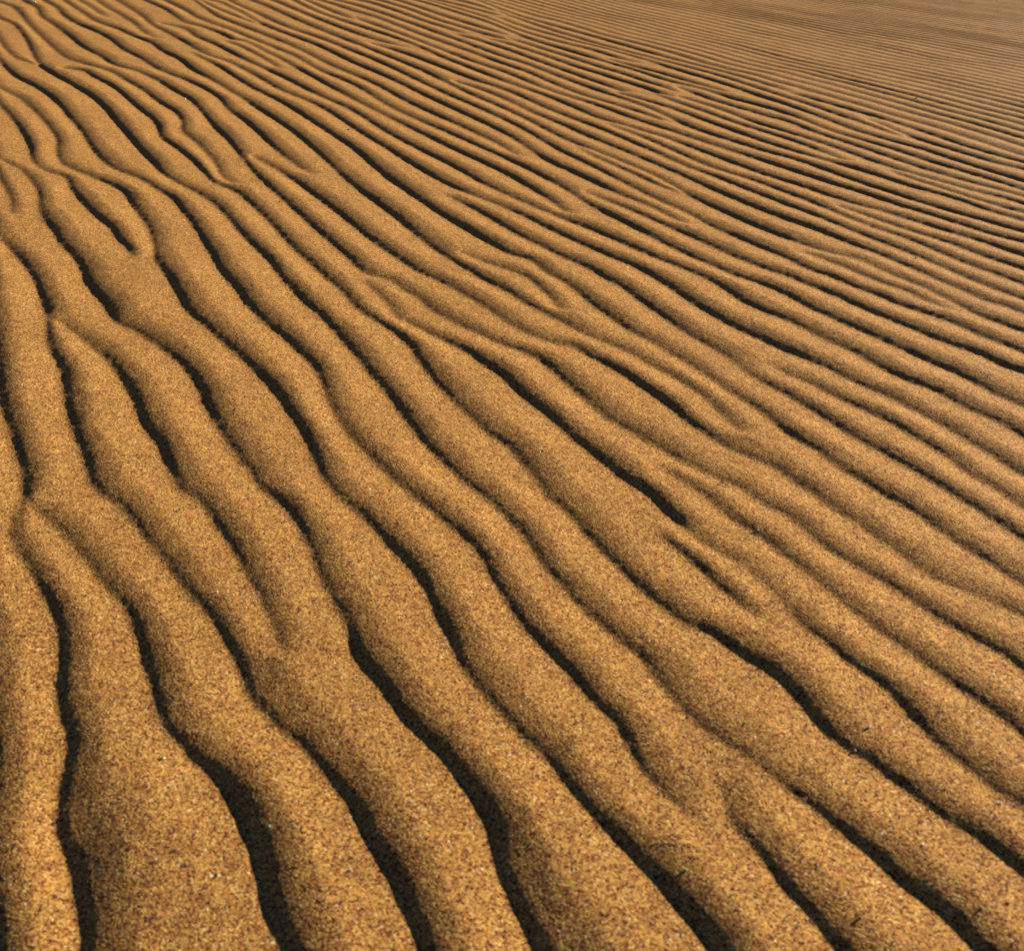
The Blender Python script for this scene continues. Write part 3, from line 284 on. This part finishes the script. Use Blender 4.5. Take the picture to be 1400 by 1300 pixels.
LINES = []
for flag, flat in CRESTS:
    P = np.array(flat, float).reshape(-1, 3)
    P[:, :2] /= 1000.0
    P[:, 2] /= 10.0
    if flag & 1:
        d = P[0, :2] - P[min(2, len(P) - 1), :2]
        d = 0.3 * d / np.hypot(*d) + 0.7 * np.array([-0.45, 0.893])
        rr = np.hypot(*P[0, :2])
        e = []
        for k in (0.9, 0.55, 0.3, 0.15, 0.06):
            # runs on, bending gently to the mean ripple bearing
            e.append([*(P[0, :2] + d * (1 - k) ** 2 * rr * k * 1.6 + np.array([-0.45, 0.893]) * (1 - (1 - k) ** 2) * rr * k * 1.6), max(P[0, 2], .6)])
        P = np.vstack([e, P])
    else:
        d = P[0, :2] - P[1, :2]
        P[0, 2] = min(P[0, 2], 0.1)
    if flag & 2:
        d = P[-1, :2] - P[-3, :2]
        d = 0.3 * d / np.hypot(*d) + 0.7 * np.array([0.45, -0.893])
        rr = np.hypot(*P[-1, :2])
        e = []
        for k in (0.06, 0.15, 0.3, 0.55, 0.9):
            e.append([*(P[-1, :2] + d * (1 - k) ** 2 * rr * k * 1.6 + np.array([0.45, -0.893]) * (1 - (1 - k) ** 2) * rr * k * 1.6), max(P[-1, 2], .6)])
        P = np.vstack([P, e])
    else:
        P[-1, 2] = min(P[-1, 2], 0.1)
    u, v = to_idx(P[:, 0], P[:, 1])
    Q = catmull(np.stack([u, v, P[:, 2]], 1), 0.6)
    Q[:, 2] = smooth1(Q[:, 2], 15)
    LINES.append(Q)

# ripples to the left of the measured ones, running parallel
P0 = np.array(CRESTS[0][1], float).reshape(-1, 3)[:, :2] / 1000.0
M_ = np.array([0.45, -0.893])
spine = np.vstack([P0[0] - M_ * q for q in (4.0, 2.8, 1.9, 1.2, 0.7, 0.3)] + [P0] + [P0[-1] + M_ * q for q in (0.2, 0.5, 0.9)])
for k in range(1, 26):
    wob = np.array([0.012 * math.sin(k * 2.1 + t * 5.3) + 0.007 * math.sin(k * 5.3 + t * 11.0) for t in spine[:, 1]])
    Pk = spine + (wob - 0.095 * k)[:, None] * np.array([0.893, 0.45])
    Pk = Pk[np.hypot(*Pk.T) > 0.3]
    u, v = to_idx(Pk[:, 0], Pk[:, 1])
    run = (u > -60) & (u < NU + 60) & (v > -60)
    if run.sum() > 3:
        i0, i1 = np.where(run)[0][[0, -1]]
        Q = catmull(np.stack([u, v, np.full(len(u), 0.6 + 0.2 * math.sin(k * 1.7))], 1)[i0:i1 + 1], 0.6)
        LINES.append(Q)

# id map used to measure the distance from each crest to the next
ids = np.full((NV, NU), -1, np.int32)
def splat(arr, u, v, val, rad=1):
    iu = np.round(u).astype(int); iv = np.round(v).astype(int)
    for a in range(-rad, rad + 1):
        for b in range(-rad, rad + 1):
            x = iu + a; y = iv + b
            ok = (x >= 0) & (x < NU) & (y >= 0) & (y < NV)
            arr[y[ok], x[ok]] = val if np.isscalar(val) else val[ok]
for i, Q in enumerate(LINES):
    splat(ids, Q[:, 0], Q[:, 1], i)

LAM = 0.095
val = np.zeros((NV, NU), np.float32)
wgt = np.zeros((NV, NU), np.float32)
def deposit(u, v, z, w=1.0):
    iu = np.floor(u).astype(int); iv = np.floor(v).astype(int)
    fu = u - iu; fv = v - iv
    for a, b, ww in ((0, 0, (1 - fu) * (1 - fv)), (1, 0, fu * (1 - fv)), (0, 1, (1 - fu) * fv), (1, 1, fu * fv)):
        x = iu + a; y = iv + b
        ok = (x >= 0) & (x < NU) & (y >= 0) & (y < NV)
        np.add.at(val, (y[ok], x[ok]), (z * ww * w)[ok])
        np.add.at(wgt, (y[ok], x[ok]), (ww * w)[ok])

GRAIN_LIFT = 0.10
H_AMP = 0.0375
PROFILE = ((-0.065, -1.0, 1.0), (-0.01, -0.50, 1.0), (0.04, 0.02, 1.0), (0.11, 0.40, 1.0), (0.20, 0.74, 1.0), (0.29, 0.93, 0.8), (0.38, 1.0, 0.7))
for i, Q in enumerate(LINES):
    T = np.gradient(Q[:, :2], axis=0)
    T = np.stack([smooth1(T[:, 0], 9), smooth1(T[:, 1], 9)], 1)
    T /= np.maximum(np.hypot(T[:, 0], T[:, 1])[:, None], 1e-6)
    Nn = np.stack([-T[:, 1], T[:, 0]], 1)          # towards the sun and the rounded crest
    # the grid is right/forward handed like the ground (u = right, v = away)
    r = R0 * np.exp(Q[:, 1] * CELL)
    cap = 1.25 * LAM / (r * CELL)
    dist = {}
    for sgn in (1, -1):
        dd = np.full(len(Q), np.inf)
        m = int(cap.max()) + 1
        for k in range(3, m):
            x = np.round(Q[:, 0] + sgn * Nn[:, 0] * k).astype(int)
            y = np.round(Q[:, 1] + sgn * Nn[:, 1] * k).astype(int)
            ok = (x >= 0) & (x < NU) & (y >= 0) & (y < NV) & (k < cap) & np.isinf(dd)
            hit = np.zeros(len(Q), bool)
            g = ids[y[ok], x[ok]]
            hit[ok] = (g >= 0) & (g != i)
            dd[hit] = k
        dd = np.minimum(dd, cap)
        dist[sgn] = smooth1(dd, 25)
    lee = dist[1]
    lamc = 0.5 * (dist[1] + dist[-1])
    w = Q[:, 2]
    lam_m = np.minimum(lamc * r * CELL, 1.1 * LAM)
    amp = H_AMP * lam_m * np.minimum(w / 0.28, 1) * (0.58 + 0.42 * w) * (0.97 + 0.20 * np.clip((r - 0.7) / 0.8, 0, 1))
    span = np.minimum(lamc, lee)
    # profile across the ripple: rounded brink, slip face, curved foot, long gentle windward flank
    for fr, hh, ww in PROFILE:
        fr = fr * (1 + 0.15 * (1 - w)) if fr > 0 else fr * np.ones(len(w))
        o_ = np.minimum(fr * span, 0.78 * lee)
        deposit(Q[:, 0] + Nn[:, 0] * o_, Q[:, 1] + Nn[:, 1] * o_, amp * hh, ww)

# multigrid relaxation: straight ramps from each trough up to the next crest
def relax(h, fix, mask, n):
    for _ in range(n):
        p = np.pad(h, 1, mode='edge')
        g = (p[:-2, 1:-1] + p[2:, 1:-1] + p[1:-1, :-2] + p[1:-1, 2:]) * 0.25
        g *= 0.9995
        h = np.where(mask, fix, g)
    return h
levels = [(val, wgt)]
while min(levels[-1][0].shape) > 24:
    a, b = levels[-1]
    ny, nx = a.shape[0] // 2 * 2, a.shape[1] // 2 * 2
    f = lambda q: q[:ny, :nx].reshape(ny // 2, 2, nx // 2, 2).sum((1, 3))
    levels.append((f(a), f(b)))
h = None
for li in range(len(levels) - 1, -1, -1):
    a, b = levels[li]
    mask = b > 0.05
    fix = np.where(mask, a / np.maximum(b, 1e-6), 0).astype(np.float32)
    if h is None:
        h = fix.copy()
    else:
        h = np.repeat(np.repeat(h, 2, 0), 2, 1)
        h = np.pad(h, ((0, max(0, a.shape[0] - h.shape[0])), (0, max(0, a.shape[1] - h.shape[1]))), mode='edge')
        h = h[:a.shape[0], :a.shape[1]]
    h = relax(h, fix, mask, 120 if li > 1 else (60 if li == 1 else 36))

def blur(a, n):
    for _ in range(n):
        p = np.pad(a, 1, mode='edge')
        a = (p[:-2] + 2 * p[1:-1] + p[2:])[:, 1:-1] * 0.25
        p = np.pad(a, 1, mode='edge')
        a = (p[:, :-2] + 2 * p[:, 1:-1] + p[:, 2:])[1:-1] * 0.25
    return a

VV, UU = np.mgrid[0:NV, 0:NU].astype(np.float32)
RR = R0 * np.exp(VV * CELL)
TT = UU * CELL - TH
X = RR * np.sin(TT)
Y = RR * np.cos(TT)
h1 = blur(h, 1)
n1 = int(math.log(3.2 / R0) / CELL)
n2 = int(math.log(1.6 / R0) / CELL)
h6 = h1.copy(); h6[:n1 + 20] = blur(h1[:n1 + 20], 7)
h30 = h6.copy(); h30[:n2 + 20] = blur(h6[:n2 + 20], 10)
tb = np.clip((RR - 1.4) / 1.4, 0, 1)
h0 = h
h = h6 * (1 - tb) + h1 * tb
tb = np.clip((RR - 2.6) / 2.0, 0, 1)
h = h * (1 - tb) + h0 * tb
tb = np.clip((RR - 0.5) / 1.1, 0, 1)
h = h30 * (1 - tb) + h * tb

# smooth value noise on the ground plane
def vnoise(x, y, s, seed):
    r_ = np.random.default_rng(seed)
    tab = r_.random((256, 256)).astype(np.float32)
    fx = x / s + 1000.0; fy = y / s + 1000.0
    ix = np.floor(fx).astype(int); iy = np.floor(fy).astype(int)
    tx = fx - ix; ty = fy - iy
    tx = tx * tx * (3 - 2 * tx); ty = ty * ty * (3 - 2 * ty)
    g = lambda a, b: tab[(iy + b) % 256, (ix + a) % 256]
    return ((g(0, 0) * (1 - tx) + g(1, 0) * tx) * (1 - ty) + (g(0, 1) * (1 - tx) + g(1, 1) * tx) * ty) * 2 - 1

# ripples farther off and beside the measured ones: phase field with forks
DIRX, DIRY = math.cos(math.radians(-66.6)), math.sin(math.radians(-66.6))
GUIDE_A, GUIDE_B = ([-0.001, 0.74, 1.286, 1.652, 1.951, 2.26, 2.574, 2.808, 3.027, 3.329, 3.558, 3.732, 3.879, 4.052, 4.2, 4.354, 4.577, 4.793, 4.98, 5.184, 5.438], [-0.0022, 0.0013, -0.0096, -0.0118, 0.0065, 0.004, -0.0087, 0.0033, 0.0182, 0.0163, 0.004, 0.0131, 0.0369, 0.0328, 0.0433, 0.0391, 0.0382, 0.0273, 0.0298, 0.0123, -0.0125])
def far_ripples(x, y, lam):
    a = (x - (-0.62)) * DIRX + (y - 8.24) * DIRY
    b = -(x - (-0.62)) * DIRY + (y - 8.24) * DIRX
    b = b - np.interp(a, GUIDE_A, GUIDE_B)
    ph = b / lam + (0.55 * vnoise(a, b * 2.5, 1.6, 3) + 0.15 * vnoise(a, b * 2.5, 0.55, 4)) * np.clip(b / 0.8, 0, 1)
    r_ = np.random.default_rng(11)
    for k in range(30):
        ca = r_.uniform(-9, 9); cb = r_.uniform(0.45, 8.0); s = r_.choice((-1, 1)); da = r_.uniform(0.6, 1.6)
        ph = ph + s * (np.arctan2((a - ca) * 0.35, (b - cb)) - np.arctan2((a - ca - da) * 0.35, (b - cb - 0.1))) / (2 * math.pi)
    f = ph - np.floor(ph)
    prof = np.interp(f, [0, .06, .12, .19, .27, .35, .44, 1], [-1, -.5, .04, .44, .76, .93, 1, -1])
    am = 0.78 + 0.3 * vnoise(a * 0.6, b * 3, 0.5, 8)
    return b, prof * am * 0.043 * lam
bb, hf = far_ripples(X, Y, 0.088)
hf = hf.astype(np.float32)
t = np.clip((bb + 0.015) / 0.04, 0, 1)
t = t * t * (3 - 2 * t)
h = h * (1 - t) + hf * t

# slow rise and fall of the surface and small unevenness
def swell(x, y):
    a_ = 0.87 * x + 0.5 * y
    z = 0.060 * a_ * np.exp(-((y - 0.1) / 0.75) ** 2 - (a_ / 2.0) ** 2)  # tilt added to turn the near ground from the sun and darken it
    return z + 0.004 * np.sin(x * 1.9 + y * 0.7 + 0.4) * np.sin(y * 1.3 + 0.5) * np.exp(-(x * x + y * y) / 20.0)
h = h + 0.0010 * vnoise(X, Y, 0.23, 22) + 0.00035 * vnoise(X, Y, 0.06, 23) + 0.00018 * vnoise(X, Y, 0.014, 24)
# broad shallow hollows between the ripples: x, y, slope, size
for hx, hy, hk, hs in [(-0.2961, 0.5479, 0.13, 0.03), (0.0471, 0.509, 0.1, 0.026), (0.1851, 0.6331, 0.07, 0.024), (-0.2172, 0.7561, 0.08, 0.02)]:
    a_ = (X - hx) * 0.87 + (Y - hy) * 0.5
    b_ = -(X - hx) * 0.5 + (Y - hy) * 0.87
    h = h + hk * a_ * np.exp(-(a_ ** 2 + (b_ / 2.2) ** 2) / (2 * hs * hs))
# single grains standing proud
cellm = RR * CELL
h = h + blur(rng.standard_normal(h.shape).astype(np.float32), 1) * np.minimum(GRAIN_LIFT * cellm, 0.0004)
edge = np.minimum(np.minimum(UU, NU - 1 - UU), np.minimum(VV, NV - 1 - VV)) / 30.0
edge = np.clip(edge, 0, 1)
h = h * edge * edge * (3 - 2 * edge) + swell(X, Y)

# ------------------------------------------------------------------ mesh of the rippled sand
# full density where it is looked at, wider spaced strips to either side
def vi(r):
    return int(math.log(r / R0) / CELL)
def ui(t):
    return int((t + TH) / CELL)
blocks = [(0, vi(1.0), 0, NU - 1, 1)]
for ra, rb, ta_, st in ((1.0, 2.2, 0.64, 1), (2.2, 12.0, 0.56, 1), (12.0, R1, 0.54, 2)):
    va, vb = vi(ra), min(vi(rb), NV - 1)
    ua, ub = ui(-ta_), ui(ta_)
    blocks += [(va, vb, ua, ub, st), (va, vb, 0, ua, 4), (va, vb, ub, NU - 1, 4)]
qs = []
for va, vb, ua, ub, st in blocks:
    vs_ = np.unique(np.append(np.arange(va, vb, st), vb))
    us_ = np.unique(np.append(np.arange(ua, ub, st), ub))
    gidx = vs_[:, None] * NU + us_[None, :]
    qs.append(np.stack([gidx[:-1, :-1], gidx[:-1, 1:], gidx[1:, 1:], gidx[1:, :-1]], -1).reshape(-1, 4))
quads = np.vstack(qs)
used, inv_ = np.unique(quads.ravel(), return_inverse=True)
quads = inv_.reshape(-1, 4).astype(np.int32)
co = np.stack([X.ravel()[used], Y.ravel()[used], h.ravel()[used]], -1).astype(np.float32)

def grid_mesh(name, co, quads, mat, smooth=True):
    me = bpy.data.meshes.new(name)
    me.vertices.add(len(co))
    me.vertices.foreach_set('co', co.astype(np.float32).ravel())
    nq = len(quads)
    me.loops.add(nq * 4)
    me.loops.foreach_set('vertex_index', quads.ravel().astype(np.int32))
    me.polygons.add(nq)
    me.polygons.foreach_set('loop_start', np.arange(nq, dtype=np.int32) * 4)
    me.polygons.foreach_set('use_smooth', np.full(nq, smooth))
    me.update(calc_edges=True)
    me.materials.append(mat)
    o = bpy.data.objects.new(name, me)
    col.objects.link(o)
    return o

sand = grid_mesh('rippled_sand', co, quads, SAND)
sand['kind'] = 'structure'
sand['label'] = 'golden wind-rippled sand with dark shaded slip faces'
print('sand quads', len(quads))

# ------------------------------------------------------------------ dunes all round, out to the horizon
ta = np.linspace(-math.pi, math.pi, 721)
def ring(rads, angs, name):
    A_, R_ = np.meshgrid(angs, rads)
    x = R_ * np.sin(A_); y = R_ * np.cos(A_)
    g = np.clip((R_ - 22) / 120, 0, 1)
    z = swell(x, y) + g * (6 + 5 * vnoise(x, y, 90, 31) + 2.2 * vnoise(x, y, 37, 32))
    m = len(angs)
    i_ = (np.arange(len(rads) - 1)[:, None] * m + np.arange(m - 1)[None, :]).ravel()
    q = np.stack([i_, i_ + 1, i_ + m + 1, i_ + m], 1)
    o = grid_mesh(name, np.stack([x, y, z], -1).reshape(-1, 3), q, SAND_FAR)
    o['kind'] = 'structure'
    return o
TH1 = (NU - 1) * CELL - TH
R1E = R0 * math.exp((NV - 1) * CELL)
ring(np.geomspace(R1E, 2400, 160), np.concatenate([np.linspace(-math.pi, -TH, 240), np.linspace(-TH, TH1, 160)[1:], np.linspace(TH1, math.pi, 240)[1:]]), 'sand_dunes')
ring(np.geomspace(R0, R1E, 120), np.linspace(TH1, 2 * math.pi - TH, 240), 'sand_behind_camera')
ring(np.linspace(0.0005, R0, 12), np.linspace(-math.pi, math.pi, 361), 'sand_underfoot')

# ------------------------------------------------------------------ small things lying on the sand
def height_at(x, y):
    u, v = to_idx(np.array([x]), np.array([y]))
    u = float(u[0]); v = float(v[0])
    iu, iv = int(u), int(v)
    fu, fv = u - iu, v - iv
    return float((h[iv, iu] * (1 - fu) + h[iv, iu + 1] * fu) * (1 - fv) + (h[iv + 1, iu] * (1 - fu) + h[iv + 1, iu + 1] * fu) * fv)

def simple_mat(name, c, rough=0.6, trans=0.0, spec=0.5):
    m = bpy.data.materials.new(name)
    m.use_nodes = True
    N, L = m.node_tree.nodes, m.node_tree.links
    b = N['Principled BSDF']
    n = N.new('ShaderNodeTexNoise')
    n.inputs['Scale'].default_value = 900
    r = N.new('ShaderNodeValToRGB')
    r.color_ramp.elements[0].color = (*[k * 0.7 for k in c], 1)
    r.color_ramp.elements[1].color = (*c, 1)
    L.new(n.outputs[0], r.inputs[0])
    L.new(r.outputs[0], b.inputs['Base Color'])
    b.inputs['Roughness'].default_value = rough
    b.inputs['Transmission Weight'].default_value = trans
    b.inputs['Specular IOR Level'].default_value = spec
    return m
M_DARK = simple_mat('dark_mineral', (0.02, 0.015, 0.015), 0.5)
M_QUARTZ = simple_mat('clear_quartz', (0.95, 0.93, 0.85), 0.12, 0.0, 1.0)
M_GREEN = simple_mat('green_quartz', (0.35, 0.85, 0.55), 0.12, 0.0, 1.0)
M_GOLD = simple_mat('golden_quartz', (0.95, 0.80, 0.40), 0.12, 0.0, 1.0)
M_STALK = simple_mat('dry_stalk', (0.05, 0.03, 0.02), 0.8)

def grain_mesh(name, seed, mat):
    import bmesh
    r_ = random.Random(seed)
    bm = bmesh.new()
    bmesh.ops.create_icosphere(bm, subdivisions=2, radius=1.0)
    ax = (r_.uniform(.8, 1.25), r_.uniform(.75, 1.1), r_.uniform(.6, .9))
    for v in bm.verts:
        k = 1 + 0.16 * math.sin(v.co.x * 3.1 + seed) * math.cos(v.co.y * 2.7 + seed * 1.7) + r_.uniform(-.05, .05)
        v.co = Vector((v.co.x * ax[0] * k, v.co.y * ax[1] * k, v.co.z * ax[2] * k))
    me = bpy.data.meshes.new(name)
    bm.to_mesh(me)
    bm.free()
    me.materials.append(mat)
    return me

GRAINS = [
(-0.1789, 0.5557, 0.0011, 'green', 'quartz_grain', 'greenish glinting grain on the dark lee slope at the lower left'),
(-0.1092, 0.5178, 0.00115, 'quartz', 'quartz_grain', 'bright white grain on the lit flank left of the bottom centre'),
(0.1235, 0.5443, 0.00098, 'gold', 'quartz_grain', 'left one of two pale grains side by side below the centre'),
(0.1285, 0.5437, 0.00088, 'gold', 'quartz_grain', 'right one of two pale grains side by side below the centre'),
(0.1415, 0.5189, 0.00106, 'green', 'quartz_grain', 'emerald grain inside the shaded hollow near the bottom'),
(0.3207, 0.6744, 0.00147, 'quartz', 'quartz_grain', 'brightest white grain above a dark trough at the lower right'),
(0.2597, 0.4798, 0.00126, 'gold', 'quartz_grain', 'golden grain beside the bottom edge right of centre'),
(0.3706, 0.4955, 0.00123, 'gold', 'quartz_grain', 'golden grain close to the lower right corner'),
(0.3484, 0.4894, 0.00101, 'green', 'quartz_grain', 'pale green grain just left of the golden corner grain'),
(0.3247, 0.5458, 0.00104, 'green', 'quartz_grain', 'pale greenish grain on a lit back between two troughs at lower right'),
(0.281, 0.5351, 0.00091, 'gold', 'quartz_grain', 'small orange grain at the edge of a lower right trough'),
(0.4032, 0.5922, 0.001, 'quartz', 'quartz_grain', 'small whitish grain near the right edge in the lower quarter'),
(0.3023, 0.6495, 0.00099, 'quartz', 'quartz_grain', 'small pale grain in the dark trough under the brightest grain'),
(-1.1553, 3.6143, 0.0033, 'quartz', 'quartz_grain', 'pale grain high on the left beside a kinked crest'),
(-2.7916, 6.2739, 0.00631, 'quartz', 'quartz_grain', 'pale grain at the very top left'),
(1.5071, 4.197, 0.00412, 'quartz', 'quartz_grain', 'pale grain among fine far ripples at the top right'),
(0.4893, 1.0903, 0.0014, 'quartz', 'quartz_grain', 'white grain in a dark trough on the right side'),
(0.6308, 1.1246, 0.00132, 'quartz', 'quartz_grain', 'white grain near the right edge at mid height'),
(0.5819, 1.062, 0.00126, 'quartz', 'quartz_grain', 'white grain set in the dark line by the right edge'),
(0.2886, 1.0097, 0.00127, 'quartz', 'quartz_grain', 'white grain on a dark crest line right of the centre'),
(-0.3008, 0.8559, 0.00115, 'quartz', 'quartz_grain', 'pale grain on the lit back left of the centre'),
(-0.2844, 0.6271, 0.0013, 'gold', 'quartz_grain', 'pale yellow grain on a broad lit back at lower left'),
(-0.2075, 0.512, 0.00107, 'gold', 'quartz_grain', 'yellow grain between dark troughs at the bottom left'),
(-0.5406, 3.2182, 0.00304, 'dark', 'dark_pebble', 'dark speck on a lit back in the upper left quarter'),
(-0.5683, 2.3819, 0.00232, 'dark', 'dark_pebble', 'dark speck between two close crests at upper left'),
(0.8395, 2.1372, 0.00205, 'dark', 'dark_pebble', 'dark speck on narrow ripples at the upper right'),
(0.231, 1.6068, 0.0012, 'dark', 'dark_pebble', 'dark speck above the forked ripples near the centre'),
(-0.2455, 0.532, 0.0013, 'dark', 'dark_pebble', 'blurred dark pebble on the sand at the bottom left')]
MATS = {'dark': M_DARK, 'quartz': M_QUARTZ, 'green': M_GREEN, 'gold': M_GOLD}
for k, (x, y, s, mat, name, label) in enumerate(GRAINS):
    o = bpy.data.objects.new(name, grain_mesh(name, k * 3 + 1, MATS[mat]))
    col.objects.link(o)
    o.location = (x, y, height_at(x, y) + s * 0.6)
    o.scale = (s, s, s)
    o.rotation_euler = (random.Random(k).uniform(0, 3), random.Random(k + 9).uniform(0, .5), random.Random(k + 5).uniform(0, 3))
    o['label'] = label
    o['category'] = 'sand grain' if mat != 'dark' else 'pebble'
    o['group'] = 'bright quartz grains on the sand' if mat != 'dark' else 'dark pebbles on the sand'

# thin stalk: a bent tapering twig with a side stub
def tube(name, pts, rads, mat, seg=7):
    vs, fs = [], []
    for i, (p, r_) in enumerate(zip(pts, rads)):
        p = Vector(p)
        d = (Vector(pts[min(i + 1, len(pts) - 1)]) - Vector(pts[max(i - 1, 0)])).normalized()
        a = d.cross(Vector((0, 0, 1))).normalized()
        b = d.cross(a)
        for j in range(seg):
            t_ = 2 * math.pi * j / seg
            vs.append(p + (a * math.cos(t_) + b * math.sin(t_)) * r_)
    for i in range(len(pts) - 1):
        for j in range(seg):
            fs.append((i * seg + j, i * seg + (j + 1) % seg, (i + 1) * seg + (j + 1) % seg, (i + 1) * seg + j))
    fs.append(tuple(range(seg))[::-1])
    fs.append(tuple((len(pts) - 1) * seg + j for j in range(seg)))
    me = bpy.data.meshes.new(name)
    me.from_pydata([tuple(v) for v in vs], [], fs)
    me.materials.append(mat)
    o = bpy.data.objects.new(name, me)
    col.objects.link(o)
    return o
(ax, ay), (bx, by) = [(0.2612, 1.1211), (0.272, 1.1143)]
pts, rad_ = [], []
for i in range(8):
    t_ = i / 7
    x = ax + (bx - ax) * t_ - 0.0012 * math.sin(t_ * math.pi)
    y = ay + (by - ay) * t_ + 0.0018 * math.sin(t_ * math.pi * 1.3)
    pts.append((x, y, height_at(x, y) + 0.0012 + 0.0012 * math.sin(t_ * math.pi)))
    rad_.append(0.0008 * (1 - 0.55 * t_))
stalk = tube('dry_stalk', pts, rad_, M_STALK)
stalk['label'] = 'tiny dark dry stalk lying on the sand right of centre'
stalk['category'] = 'twig'
